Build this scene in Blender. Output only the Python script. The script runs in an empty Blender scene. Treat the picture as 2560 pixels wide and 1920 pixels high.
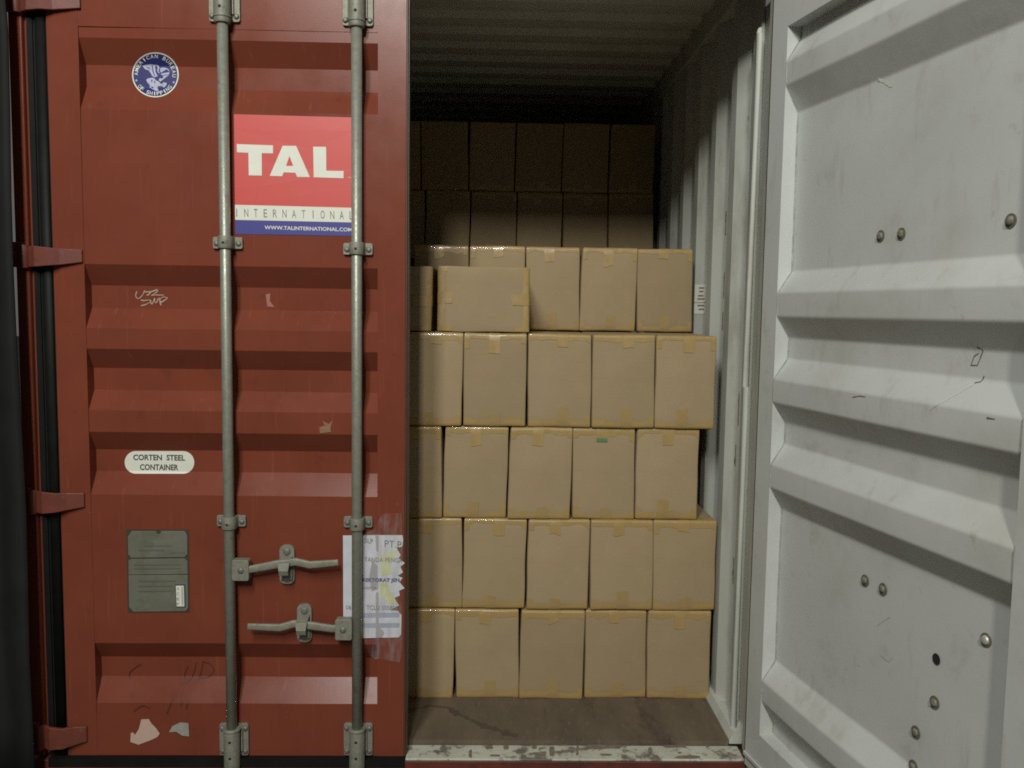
import bpy, bmesh, math, random
from math import sin, cos, radians, atan, pi
from mathutils import Vector, Matrix, noise

random.seed(7)
SC = bpy.context.scene
COL = SC.collection

# ------------------------------------------------------------------ camera
FPX, DIST, CX, CZ = 2170.0, 2.82, 0.297, 1.45
YAW, PIT, ROL = atan(49 / FPX), atan(185 / FPX), 0.0145
FW = Vector((sin(YAW) * cos(PIT), cos(YAW) * cos(PIT), -sin(PIT)))
R0 = Vector((cos(YAW), -sin(YAW), 0)); U0 = R0.cross(FW)
RT = cos(ROL) * R0 + sin(ROL) * U0
UP = -sin(ROL) * R0 + cos(ROL) * U0
CAM = Vector((CX, -DIST, CZ))
cd = bpy.data.cameras.new('camera'); cam = bpy.data.objects.new('camera', cd); COL.objects.link(cam)
cd.sensor_width = 36; cd.lens = FPX / 2560 * 36; cd.clip_start = .05; cd.clip_end = 200
M = Matrix((RT, UP, -FW)).transposed().to_4x4(); M.translation = CAM
cam.matrix_world = M
SC.camera = cam

# ------------------------------------------------------------------ light
W = bpy.data.worlds.new('World'); SC.world = W; W.use_nodes = True
bg = W.node_tree.nodes['Background']; bg.inputs[0].default_value = (1.0, .97, .90, 1); bg.inputs[1].default_value = .11

def area(name, loc, target, sx, sy, power, col, spread=180):
    l = bpy.data.lights.new(name, 'AREA'); l.shape = 'RECTANGLE'; l.size = sx; l.size_y = sy
    l.energy = power; l.color = col; l.spread = radians(spread)
    o = bpy.data.objects.new(name, l); COL.objects.link(o); o.location = loc
    o.rotation_euler = (Vector(target) - Vector(loc)).to_track_quat('-Z', 'Y').to_euler()
    return o
area('warehouse_lamp', (-.16, -7.0, 5.1), (.2, 0, 1.3), .45, .95, 245, (1.0, .975, .90))
area('overhead_lamp', (-.80, -4.2, 4.8), (.3, .1, 1.0), .5, 1.8, 165, (.97, 1.0, .96))

SC.view_settings.view_transform = 'Standard'; SC.view_settings.look = 'None'
SC.view_settings.exposure = 0; SC.view_settings.gamma = 1; SC.view_settings.use_curve_mapping = False
SC.cycles.use_denoising = False
SC.cycles.max_bounces = 8
SC.cycles.filter_width = 1.8
SC.cycles.sample_clamp_indirect = 4

# ------------------------------------------------------------------ helpers
def at(px, py, Y=0.0):
    v = FW + RT * ((px - 1280) / FPX) - UP * ((py - 960) / FPX)
    return CAM + v * ((Y - CAM.y) / v.y)

class MB:
    """collects shapes; build() links them as ONE mesh object"""
    def __init__(s): s.v = []; s.f = []; s.m = []; s.sm = []
    def add(s, vs, fs, mi=0, smooth=False):
        n = len(s.v); s.v += [Vector(p) for p in vs]
        for f in fs: s.f.append([i + n for i in f]); s.m.append(mi); s.sm.append(smooth)
    def box(s, x0, x1, y0, y1, z0, z1, mi=0):
        vs = [(x, y, z) for x in (x0, x1) for y in (y0, y1) for z in (z0, z1)]
        s.add(vs, [(0, 1, 3, 2), (4, 6, 7, 5), (0, 4, 5, 1), (2, 3, 7, 6), (0, 2, 6, 4), (1, 5, 7, 3)], mi)
    def prism(s, poly, y0, y1, mi=0, xf=None, mside=None):
        """poly in xz (counter-clockwise seen from -y), from y0 (front) to y1"""
        n = len(poly); vs = [(x, y0, z) for x, z in poly] + [(x, y1, z) for x, z in poly]
        if xf: vs = [xf(p) for p in vs]
        s.add(vs, [list(range(n)), list(range(2 * n - 1, n - 1, -1))], mi)
        s.add(vs, [(i, n + i, n + (i + 1) % n, (i + 1) % n) for i in range(n)], mi if mside is None else mside)
    def tube(s, path, rad, n=20, mi=0, flat=(1, 1), caps=True, up=Vector((0, 0, 1)), sq=1.0):
        path = [Vector(p) for p in path]; k = len(path); rad = rad if isinstance(rad, (list, tuple)) else [rad] * k
        vs = []
        for i, p in enumerate(path):
            t = (path[min(i + 1, k - 1)] - path[max(i - 1, 0)]).normalized()
            a = t.cross(up)
            if a.length < 1e-3: a = t.cross(Vector((0, 1, 0)))
            a.normalize(); b = a.cross(t).normalized()
            for j in range(n):
                an = 2 * pi * j / n
                e = lambda c: math.copysign(abs(c) ** sq, c)
                vs.append(p + a * e(cos(an)) * rad[i] * flat[0] + b * e(sin(an)) * rad[i] * flat[1])
        fs = [(i * n + j, i * n + (j + 1) % n, (i + 1) * n + (j + 1) % n, (i + 1) * n + j) for i in range(k - 1) for j in range(n)]
        s.add(vs, fs, mi, True)
        if caps:
            s.add(vs[:n], [list(range(n - 1, -1, -1))], mi); s.add(vs[-n:], [list(range(n))], mi)
    def dome(s, c, d, r, h, mi=0, n=14):
        """rounded bolt head at c pointing along d"""
        d = Vector(d).normalized(); c = Vector(c); a = d.orthogonal().normalized(); b = d.cross(a)
        vs = []; rings = [(1, 0), (1, .35), (.85, .75), (.5, .97)]
        for rr, hh in rings:
            for j in range(n):
                an = 2 * pi * j / n; vs.append(c + (a * cos(an) + b * sin(an)) * r * rr + d * h * hh)
        fs = [(i * n + j, i * n + (j + 1) % n, (i + 1) * n + (j + 1) % n, (i + 1) * n + j) for i in range(3) for j in range(n)]
        fs.append([3 * n + j for j in range(n)])
        s.add(vs, fs, mi, True)
    def disc(s, c, d, r, mi=0, n=14):
        d = Vector(d).normalized(); c = Vector(c); a = d.orthogonal().normalized(); b = d.cross(a)
        s.add([c + (a * cos(2 * pi * j / n) + b * sin(2 * pi * j / n)) * r for j in range(n)], [list(range(n))], mi)
    def build(s, name, mats, parent=None, bevel=0, xf=None, loc=None, weld=True):
        me = bpy.data.meshes.new(name)
        vs = [xf(p) for p in s.v] if xf else s.v
        me.from_pydata([tuple(p) for p in vs], [], s.f)
        for m in (mats if isinstance(mats, (list, tuple)) else [mats]): me.materials.append(m)
        for p, mi, sm in zip(me.polygons, s.m, s.sm): p.material_index = mi; p.use_smooth = sm
        bm = bmesh.new(); bm.from_mesh(me)
        bmesh.ops.remove_doubles(bm, verts=bm.verts, dist=1e-5) if weld else None
        bmesh.ops.recalc_face_normals(bm, faces=bm.faces) if bevel else None
        bm.to_mesh(me); bm.free()
        o = bpy.data.objects.new(name, me); COL.objects.link(o)
        if loc: o.location = loc
        if parent: o.parent = parent
        if bevel:
            b = o.modifiers.new('bevel', 'BEVEL'); b.width = bevel; b.segments = 2; b.limit_method = 'ANGLE'; b.angle_limit = radians(35)
        return o

def thing(name, label, cat, loc=(0, 0, 0), group=None):
    o = bpy.data.objects.new(name, None); COL.objects.link(o); o.location = loc
    o['label'] = label; o['category'] = cat
    if group: o['group'] = group
    return o

def curve_mesh(loops=None, text=None, offset=0.0):
    """filled 2-D outline or built-in lettering -> (verts, faces) in the xy plane"""
    if text is None:
        c = bpy.data.curves.new('tmp', 'CURVE'); c.dimensions = '2D'; c.fill_mode = 'BOTH'
        for lp in loops:
            sp = c.splines.new('POLY'); sp.points.add(len(lp) - 1); sp.use_cyclic_u = True
            for p, q in zip(sp.points, lp): p.co = (q[0] * 100, q[1] * 100, 0, 1)
    else:
        c = bpy.data.curves.new('tmp', 'FONT'); c.body = text; c.size = 1; c.offset = offset; c.resolution_u = 3
    o = bpy.data.objects.new('tmp', c); COL.objects.link(o)
    dg = bpy.context.evaluated_depsgraph_get(); dg.update()
    me = bpy.data.meshes.new_from_object(o.evaluated_get(dg))
    k = .01 if text is None else 1
    vs = [(v.co.x * k, v.co.y * k) for v in me.vertices]; fs = [list(p.vertices) for p in me.polygons]
    bpy.data.objects.remove(o); bpy.data.curves.remove(c); bpy.data.meshes.remove(me)
    return vs, fs
_glyph = {}
def glyph(t, off=0.0):
    """lettering scaled to the unit square"""
    if (t, off) not in _glyph:
        vs, fs = curve_mesh(text=t, offset=off)
        xs = [p[0] for p in vs]; ys = [p[1] for p in vs]
        x0, x1, y0, y1 = min(xs), max(xs), min(ys), max(ys)
        _glyph[(t, off)] = ([((x - x0) / (x1 - x0), (y - y0) / (y1 - y0)) for x, y in vs], fs, (x1 - x0) / (y1 - y0))
    return _glyph[(t, off)]

# ------------------------------------------------------------------ materials
def mat(name, base, rough=.5, metal=0, var=None, vscale=6, bump=0, bscale=80, spots=None, rvar=0, detail=6, stretch=(1, 1, 1), spec=.5, coat=0, orand=0, streak=None):
    """procedural: base colour with cloudy variation, optional speckles/scuffs, roughness variation and fine bump"""
    m = bpy.data.materials.new(name); m.use_nodes = True; nt = m.node_tree; N = nt.nodes; L = nt.links
    b = N['Principled BSDF']; b.inputs['Roughness'].default_value = rough; b.inputs['Metallic'].default_value = metal
    b.inputs['Specular IOR Level'].default_value = spec; b.inputs['Coat Weight'].default_value = coat
    tc = N.new('ShaderNodeTexCoord'); mp = N.new('ShaderNodeMapping'); mp.inputs['Scale'].default_value = stretch
    L.new(tc.outputs['Object'], mp.inputs['Vector'])
    def nz(sc, det=detail, ro=.6):
        n = N.new('ShaderNodeTexNoise'); n.inputs['Scale'].default_value = sc; n.inputs['Detail'].default_value = det
        n.inputs['Roughness'].default_value = ro; L.new(mp.outputs[0], n.inputs['Vector']); return n
    def ramp(src, lo, hi):
        r = N.new('ShaderNodeMapRange'); r.inputs[1].default_value = lo; r.inputs[2].default_value = hi; L.new(src, r.inputs[0]); return r.outputs[0]
    def mix(fac, a, c):
        x = N.new('ShaderNodeMix'); x.data_type = 'RGBA'
        if hasattr(fac, 'links'): L.new(fac, x.inputs[0])
        else: x.inputs[0].default_value = fac
        for k, q in ((6, a), (7, c)):
            if hasattr(q, 'links'): L.new(q, x.inputs[k])
            else: x.inputs[k].default_value = (*q, 1)
        return x.outputs[2]
    c = base
    if var: c = mix(ramp(nz(vscale).outputs[0], .3, .7), base, var)
    for (col, sc, lo, hi, amt) in (spots or []):
        f = ramp(nz(sc, 8, .65).outputs[0], lo, hi)
        mu = N.new('ShaderNodeMath'); mu.operation = 'MULTIPLY'; mu.inputs[1].default_value = amt; L.new(f, mu.inputs[0])
        c = mix(mu.outputs[0], c, col)
    if streak:
        col, scale_, sx, lo, hi, amt = streak
        m2 = N.new('ShaderNodeMapping'); m2.inputs['Scale'].default_value = sx; L.new(tc.outputs['Object'], m2.inputs[0])
        n2 = N.new('ShaderNodeTexNoise'); n2.inputs['Scale'].default_value = scale_; n2.inputs['Detail'].default_value = 7; n2.inputs['Roughness'].default_value = .6
        L.new(m2.outputs[0], n2.inputs['Vector']); mu = N.new('ShaderNodeMath'); mu.operation = 'MULTIPLY'; mu.inputs[1].default_value = amt
        L.new(ramp(n2.outputs[0], lo, hi), mu.inputs[0]); c = mix(mu.outputs[0], c, col)
    if orand:
        oi = N.new('ShaderNodeObjectInfo'); hs = N.new('ShaderNodeHueSaturation')
        r = N.new('ShaderNodeMapRange'); r.inputs[3].default_value = 1 - orand; r.inputs[4].default_value = 1 + orand; L.new(oi.outputs['Random'], r.inputs[0])
        L.new(r.outputs[0], hs.inputs['Value']); L.new(c, hs.inputs['Color']); c = hs.outputs[0]
    if hasattr(c, 'links'): L.new(c, b.inputs['Base Color'])
    else: b.inputs['Base Color'].default_value = (*c, 1)
    if rvar:
        r = N.new('ShaderNodeMapRange'); r.inputs[1].default_value = .3; r.inputs[2].default_value = .7
        r.inputs[3].default_value = rough - rvar; r.inputs[4].default_value = rough + rvar
        L.new(nz(vscale * 2.3).outputs[0], r.inputs[0]); L.new(r.outputs[0], b.inputs['Roughness'])
    if bump:
        bp = N.new('ShaderNodeBump'); bp.inputs['Strength'].default_value = bump; bp.inputs['Distance'].default_value = .002
        L.new(nz(bscale, 4).outputs[0], bp.inputs['Height']); L.new(bp.outputs[0], b.inputs['Normal'])
    return m

RED = mat('red_oxide_paint', (.195, .049, .027), .27, var=(.155, .039, .022), vscale=3.5, bump=.05, bscale=260, rvar=.06, spec=.2, streak=((.27, .085, .055), 26, (3.0, 1, .12), .60, .74, .45),
          spots=[((.10, .03, .02), 14, .62, .74, .5), ((.30, .11, .085), 45, .66, .74, .35)])
HINGE = mat('worn_red_paint', (.165, .038, .023), .5, var=(.12, .032, .02), vscale=18, bump=.3, bscale=90, spots=[((.16, .09, .06), 30, .6, .7, .6), ((.04, .02, .015), 16, .62, .75, .7)])
GREY = mat('pale_grey_paint', (.535, .550, .525), .5, var=(.485, .50, .475), vscale=3, bump=.1, bscale=200, rvar=.06, streak=((.33, .30, .235), 14, (1, 1, .22), .60, .78, .55),
           spots=[((.385, .37, .31), 2.6, .52, .72, .45), ((.36, .34, .28), 6, .58, .72, .5), ((.30, .28, .22), 19, .64, .74, .45), ((.22, .20, .16), 34, .70, .78, .5)])
WALL = mat('scuffed_wall_paint', (.52, .535, .49), .6, var=(.43, .445, .39), vscale=5, bump=.15, bscale=120, stretch=(1, 1, .35),
           spots=[((.27, .25, .19), 7, .52, .72, .65), ((.10, .07, .05), 24, .66, .74, .8)])
ROOF = mat('roof_paint', (.60, .60, .53), .6, var=(.50, .49, .42), vscale=3)
DIRTYRED = mat('dirty_red_paint', (.15, .030, .018), .5, var=(.075, .022, .015), vscale=11, bump=.3, bscale=90, spots=[((.03, .02, .017), 16, .5, .66, .8), ((.3, .26, .22), 42, .66, .74, .5)])
SILL = mat('scraped_sill_paint', (.52, .53, .45), .55, var=(.42, .42, .34), vscale=9, bump=.3, bscale=120,
           spots=[((.09, .07, .05), 13, .54, .62, .85), ((.20, .16, .11), 40, .56, .66, .7)])
STEEL = mat('galvanised_steel', (.27, .278, .225), .45, .45, var=(.34, .35, .285), vscale=40, bump=.25, bscale=150, rvar=.1,
            spots=[((.10, .09, .065), 30, .62, .74, .6)])
CAST = mat('cast_galvanised_steel', (.19, .19, .145), .58, .25, var=(.27, .265, .21), vscale=55, bump=.5, bscale=120,
           spots=[((.09, .08, .055), 38, .58, .72, .7)])
BOLT = mat('dull_bolt_steel', (.16, .16, .14), .55, .5, var=(.24, .235, .2), vscale=60)
HOLE = mat('dark_hole', (.012, .011, .010), .8)
RUBBER = mat('black_rubber', (.005, .005, .005), .6, var=(.009, .009, .008), vscale=14, bump=.2, bscale=70, spec=.2)
LIP = mat('brown_door_seal', (.085, .045, .028), .45, var=(.06, .035, .022), vscale=14)
CARD = mat('brown_cardboard', (.335, .252, .147), .85, var=(.300, .224, .128), vscale=5, bump=.16, bscale=110, spec=.2, orand=.10, streak=((.26, .19, .11), 30, (.25, 1, 6), .55, .75, .35),
           spots=[((.25, .185, .11), 11, .66, .80, .4), ((.38, .295, .19), 30, .62, .75, .25)])
TAPE = mat('packing_tape', (.37, .245, .085), .38, var=(.325, .225, .095), vscale=16, bump=.4, bscale=30, coat=.1, spec=.5, rvar=.17)
TAPEG = mat('green_tape_print', (.10, .20, .09), .4)
FLOOR = mat('worn_plywood_floor', (.145, .108, .072), .68, var=(.088, .066, .046), vscale=9, bump=.6, bscale=60, stretch=(1, .35, 1), streak=((.20, .165, .13), 60, (1.5, .3, 1), .58, .72, .5),
            spots=[((.055, .028, .02), 6, .58, .68, .8), ((.25, .20, .16), 40, .66, .76, .4)])
CURTAIN = mat('black_vinyl_curtain', (.007, .007, .0075), .75, var=(.012, .012, .0125), vscale=8, bump=.4, bscale=24, spec=.25)
CONC = mat('concrete_floor', (.10, .095, .085), .8, var=(.07, .068, .06), vscale=3, bump=.2)
S_RED = mat('sign_red', (.58, .072, .062), .42, var=(.55, .068, .058), vscale=30)
S_WHITE = mat('sticker_white', (.72, .72, .62), .45, var=(.66, .66, .57), vscale=20)
S_BLUE = mat('sign_blue', (.055, .055, .26), .42, var=(.05, .05, .23), vscale=30)
S_NAVY = mat('badge_navy', (.020, .022, .135), .4, var=(.026, .03, .15), vscale=30)
S_PALE = mat('badge_pale_print', (.50, .50, .60), .5, var=(.34, .35, .50), vscale=90)
S_INK = mat('dark_print', (.05, .05, .055), .6)
S_GINK = mat('grey_print', (.20, .20, .19), .6)
S_BINK = mat('blue_print', (.035, .05, .20), .6)
PAPER = mat('white_paper', (.62, .63, .66), .5, var=(.52, .53, .57), vscale=16, bump=.25, bscale=50)
PAPERY = mat('yellowed_paper', (.52, .53, .24), .55, var=(.60, .61, .40), vscale=30)
PAPERB = mat('blue_grey_paper', (.30, .33, .42), .55, var=(.38, .40, .48), vscale=25)
PLATE = mat('dull_data_plate', (.155, .155, .115), .5, .3, var=(.20, .20, .16), vscale=14, bump=.25, bscale=160, spots=[((.10, .105, .045), 9, .52, .68, .6)])
PLATEB = mat('plate_surround', (.05, .035, .022), .6)
CHALK = mat('chalk_mark', (.46, .36, .29), .9, var=(.34, .22, .17), vscale=120)
MARKER = mat('black_marker', (.062, .018, .012), .6)
RESID_P = mat('pink_paper_residue', (.52, .30, .24), .8, var=(.44, .38, .30), vscale=60)
RESID_G = mat('grey_paper_residue', (.24, .22, .18), .8, var=(.33, .31, .27), vscale=70)
SCRATCH = mat('brown_scrape', (.20, .17, .12), .7, var=(.12, .10, .07), vscale=70)
RUSTY = mat('pale_flaked_paint', (.50, .49, .42), .75, var=(.56, .57, .52), vscale=90)
SCUFF = mat('black_scuff', (.07, .055, .045), .8, var=(.16, .14, .12), vscale=60)
def film(name):
    m = bpy.data.materials.new(name); m.use_nodes = True; nt = m.node_tree; b = nt.nodes['Principled BSDF']
    b.inputs['Base Color'].default_value = (.5, .46, .46, 1); b.inputs['Roughness'].default_value = .22
    tc = nt.nodes.new('ShaderNodeTexCoord'); n = nt.nodes.new('ShaderNodeTexNoise'); n.inputs['Scale'].default_value = 26; n.inputs['Detail'].default_value = 5
    mp = nt.nodes.new('ShaderNodeMapping'); mp.inputs['Scale'].default_value = (2.2, 1, .5)
    nt.links.new(tc.outputs['Object'], mp.inputs[0]); nt.links.new(mp.outputs[0], n.inputs['Vector'])
    r = nt.nodes.new('ShaderNodeMapRange'); r.inputs[1].default_value = .42; r.inputs[2].default_value = .75; r.inputs[3].default_value = .03; r.inputs[4].default_value = .30
    nt.links.new(n.outputs[0], r.inputs[0]); nt.links.new(r.outputs[0], b.inputs['Alpha'])
    bp = nt.nodes.new('ShaderNodeBump'); bp.inputs['Strength'].default_value = .5; bp.inputs['Distance'].default_value = .002
    nt.links.new(n.outputs[0], bp.inputs['Height']); nt.links.new(bp.outputs[0], b.inputs['Normal'])
    return m
FILM = film('clear_tape_film')

# ------------------------------------------------------------------ ground
g = MB(); g.add([(-40, -40, -.16), (40, -40, -.16), (40, 40, -.16), (-40, 40, -.16)], [(0, 1, 2, 3)])
ground = g.build('ground', CONC); ground['kind'] = 'structure'

# ------------------------------------------------------------------ the container
box_thing = thing('shipping_container', 'red shipping container with its left door shut and right door swung open on stacked cartons', 'container', (0, 0, -.06))
def part(mb, name, mats, parent, bevel=0, label=None):
    """geometry is given in world space; keep it there under the parent"""
    o = mb.build(name, mats, None, bevel)
    o.parent = parent; o.matrix_parent_inverse = parent_inv(parent)
    if label: o['label'] = label
    return o
def parent_inv(p):
    m = Matrix.Translation(p.location)
    if p.parent: m = parent_mat(p.parent) @ m
    return m.inverted()
def parent_mat(p):
    return Matrix.Translation(p.location)
LEN = 6.0; ZF = -.035; ZR = 2.66
# side walls: trapezoid corrugation
def side_wall(sgn):
    prof = []; y = .11
    y = .255
    prof.append((y, 1.196))
    k = 0
    yc = .335
    while yc < LEN - .2:
        prof += [(yc - .034, 1.203), (yc + .034, 1.165), (yc + .104, 1.165), (yc + .172, 1.201)]
        yc += .2825
    prof.append((LEN, 1.201))
    m = MB(); zs = [-.05, 2.57]
    vs = [(sgn * x, yy, z) for yy, x in prof for z in zs]
    fs = [(2 * i, 2 * i + 1, 2 * i + 3, 2 * i + 2) for i in range(len(prof) - 1)]
    m.add(vs, fs)
    vo = [(sgn * (x + .004), yy, z) for yy, x in prof for z in zs]
    m.add(vo, [(2 * i, 2 * i + 2, 2 * i + 3, 2 * i + 1) for i in range(len(prof) - 1)], 1)
    # top rail and skirting
    m.box(min(sgn * 1.15, sgn * 1.212), max(sgn * 1.15, sgn * 1.212), .112, LEN, 2.572, 2.69)
    a, b = sgn * 1.137, sgn * 1.205
    vs = [(a, .07, ZF - .01), (a, .07, ZF + .004), (sgn * 1.152, .07, ZF + .030), (b, .07, ZF + .030), (b, .07, ZF - .01)]
    vs += [(x, LEN, z) for x, _, z in vs]
    m.add(vs, [(0, 1, 2, 3, 4), (5, 6, 7, 8, 9)] + [(i, 5 + i, 5 + (i + 1) % 5, (i + 1) % 5) for i in range(5)])
    return m
part(side_wall(1), 'side_wall', [WALL, RED], box_thing)
part(side_wall(-1), 'side_wall', [WALL, RED], box_thing)
m = MB(); m.box(-1.2, 1.2, LEN, LEN + .05, -.05, 2.69); part(m, 'end_wall', [WALL], box_thing)
# roof with shallow cross corrugation
m = MB(); prof = []; y = .08
while y < LEN:
    prof += [(y, ZR), (y + .075, ZR), (y + .105, ZR + .022), (y + .18, ZR + .022)]; y += .21
vs = [(x, yy, z) for yy, z in prof for x in (-1.15, 1.15)]
m.add(vs, [(2 * i, 2 * i + 2, 2 * i + 3, 2 * i + 1) for i in range(len(prof) - 1)])
m.box(-1.2, 1.2, .0, LEN, ZR + .03, ZR + .05)
part(m, 'roof', [ROOF], box_thing)
m = MB(); m.box(-1.219, 1.219, -.004, .075, 2.478, 2.72); part(m, 'door_header', [RED], box_thing, .004)
# floor boards
m = MB(); m.box(-1.135, 1.135, .072, LEN, -.075, ZF)
part(m, 'floor', [FLOOR], box_thing)
# sill: pale scraped plate on a red beam
m = MB(); m.box(.021, 1.165, -.024, .070, -.060, -.052); part(m, 'sill_plate', [SILL], box_thing, .003)
m = MB(); m.box(-1.219, 1.219, -.022, .068, -.158, -.0605); part(m, 'sill_beam', [DIRTYRED], box_thing, .004)
def sill_chip(px0, px1, py0, py1, k):
    a, b = at(px0, py1, 0), at(px1, py0, 0)
    def hit(px, py):
        v = FW + RT * ((px - 1280) / FPX) - UP * ((py - 960) / FPX); q = CAM + v * ((-.0510 - CAM.z) / v.z); return q.x, q.y
    pts = []; n = 22; cx, cy, hx, hy = (px0 + px1) / 2, (py0 + py1) / 2, (px1 - px0) / 2, (py1 - py0) / 2
    for i in range(n):
        an = 2 * pi * i / n; r = 1 + .35 * noise.noise(Vector((cos(an) * 2 + k * 5, sin(an) * 2, k)))
        e = lambda c: math.copysign(abs(c) ** .55, c)
        pts.append(hit(cx + hx * r * e(cos(an)), cy - hy * r * e(sin(an))))
    m = MB(); m.add([(x, max(y, -.022), -.0510) for x, y in pts], [list(range(n))]); return m
CHIP = mat('bare_dark_steel', (.13, .10, .075), .7, var=(.22, .185, .14), vscale=70)
for k, c in enumerate(((1470, 1556, 1860, 1872), (1656, 1715, 1858, 1869), (1212, 1232, 1862, 1873), (1258, 1272, 1863, 1874), (1330, 1342, 1862, 1872), (1373, 1386, 1866, 1890), (1440, 1447, 1864, 1888), (1348, 1366, 1878, 1890), (1400, 1420, 1856, 1864), (1172, 1180, 1874, 1894), (1620, 1630, 1868, 1880), (1764, 1772, 1862, 1868), (1225, 1250, 1886, 1891), (1500, 1530, 1884, 1889), (1690, 1750, 1888, 1896))):
    part(sill_chip(*c, k), 'paint_chip', [CHIP], box_thing)
# corner posts
m = MB()
m.box(-1.219, -1.178, -.012, .10, -.052, 2.478)
m.box(-1.179, -1.166, .006, .10, -.052, 2.478)
part(m, 'corner_post', [RED], box_thing, .004)
m = MB()
m.box(1.176, 1.219, -.006, .05, -.052, 2.478)
m.box(1.198, 1.219, .05, .256, -.052, 2.478)
m.box(1.186, 1.198, .168, .256, -.052, 2.57)
m.tube([(1.163, .112, -.05), (1.161, .112, 1.2), (1.163, .112, 2.372), (1.165, .112, 2.384), (1.169, .112, 2.389)], [.0105, .0105, .0105, .008, .004], 14)
part(m, 'corner_post', [WALL], box_thing, .003, 'scuffed grey corner post with a slim lashing bar')

# ------------------------------------------------------------------ doors
DW = .045
def zi(z): return 1.45 + (z - 1.45) * 1.010
REC = [(2.279, 2.200, 2.132, 2.060), (1.577, 1.510, 1.438, 1.373), (1.307, 1.244, 1.173, 1.108), (1.037, .977, .906, .831), (.332, .279, .212, .126)]
def prof(z):
    for a, b, c, d in REC:
        b, c = zi(b), zi(c)
        if d <= z <= a:
            if z >= b: return DW * (a - z) / (a - b)
            if z <= c: return DW * (z - d) / (c - d)
            return DW
    return 0.0
ZB, ZT = -.054, 2.472
def door_leaf(u0, u1, uw, m_out, m_in, flip):
    """u across the leaf, w depth from outer face, z up; stile | corrugated panel | stile"""
    m = MB(); R_, G_ = 0, 1
    def bx(ua, ub, wa, wb, za, zb):
        vs = [(u, w, z) for u in (ua, ub) for w in (wa, wb) for z in (za, zb)]
        m.add(vs, [(0, 1, 3, 2)], R_ if flip else G_); m.add(vs, [(4, 6, 7, 5)], R_ if flip else G_)
        m.add(vs, [(0, 4, 5, 1)], R_)           # outer face
        m.add(vs, [(2, 3, 7, 6)], G_)           # inner face
        m.add(vs, [(0, 2, 6, 4), (1, 5, 7, 3)], R_ if flip else G_)
    bx(0, u0, -.0035, .050, ZB, ZT); bx(u1, uw, -.0035, .050, ZB, ZT)
    bx(u0, u1, -.002, .0505, 2.312, ZT); bx(u0, u1, -.002, .0505, ZB, .090)
    zs = [.090]
    for a, b, c, d in reversed(REC): zs += [d, zi(c), zi(b), a]
    zs.append(2.312)
    nu = 14
    us = [u0 + (u1 - u0) * i / nu for i in range(nu + 1)]
    def warp(u, z): return .0022 * (1.3 if flip else 1.7) * noise.noise(Vector((u * 3.1 + (5 if flip else 0), z * 3.3, 1.7)))
    if not flip:
        pts = [(zs[0], 0)]
        for z in zs[1:-1]: pts += [(z + k, sum(prof(z + k + q) for q in (-.004, -.002, 0, .002, .004)) / 5) for k in (-.006, -.003, 0, .003, .006)]
        pts.append((zs[-1], 0)); big = []
        for (p, q) in zip(pts[:-1], pts[1:]):
            nn = max(1, round((q[0] - p[0]) / .06)); big += [(p[0] + (q[0] - p[0]) * i / nn, p[1] + (q[1] - p[1]) * i / nn) for i in range(nn)]
        pts = big + [pts[-1]]
        f = [(u, w + warp(u, z), z) for z, w in pts for u in us]; b = [(u, w + warp(u, z) + .004, z) for z, w in pts for u in us]
        q = [(i * (nu + 1) + j, i * (nu + 1) + j + 1, (i + 1) * (nu + 1) + j + 1, (i + 1) * (nu + 1) + j) for i in range(len(pts) - 1) for j in range(nu)]
        m.add(f, q, R_, True); m.add(b, [tuple(reversed(x)) for x in q], G_, True); zs = zs[:1]
    for za, zb_ in zip(zs[:-1], zs[1:]):
        nz_ = max(1, round((zb_ - za) / .07)); zz = [za + (zb_ - za) * i / nz_ for i in range(nz_ + 1)]
        f = [(u, prof(z) + warp(u, z), z) for z in zz for u in us]; b = [(u, prof(z) + warp(u, z) + .004, z) for z in zz for u in us]
        q = [(i * (nu + 1) + j, i * (nu + 1) + j + 1, (i + 1) * (nu + 1) + j + 1, (i + 1) * (nu + 1) + j) for i in range(nz_) for j in range(nu)]
        m.add(f, q, R_, True); m.add(b, [tuple(reversed(x)) for x in q], G_, True)
    return m
XL = -1.105
leftx = lambda p: Vector((XL + p[0], p[1], p[2]))
dl = door_leaf(.097, 1.029, 1.118, RED, GREY, True)
left_door = dl.build('closed_door', [RED, GREY], None, xf=leftx, weld=False)
left_door['label'] = 'closed red corrugated door covered in stickers'
left_door.parent = box_thing; left_door.matrix_parent_inverse = parent_inv(box_thing)
LD = left_door
def lp(mb, name, mats, bevel=0, label=None):
    o = mb.build(name, mats, None, bevel); o.parent = LD
    o.matrix_parent_inverse = Matrix.Identity(4) if False else (box_thing_matrix()).inverted() @ Matrix.Identity(4)
    if label: o['label'] = label
    return o
def box_thing_matrix():
    # world matrix of a child of the container whose own geometry is in world space
    return Matrix.Identity(4)

# seals
m = MB(); m.box(-1.168, -1.150, -.002, .06, ZB, ZT); m.box(-1.150, -1.105, .004, .05, ZB, ZT)
m.tube([(-1.128, .003, ZB), (-1.128, .003, ZT)], .012, 12, flat=(1.4, .8))
m.box(-1.16, .0195, -.026, .03, -.083, -.0545)
lp(m, 'door_seal', [RUBBER])
m = MB(); m.box(.0135, .0235, .004, .045, ZB, ZT); m.box(.0135, .019, -.006, .004, ZB, ZT); lp(m, 'centre_seal', [LIP], .002)

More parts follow.
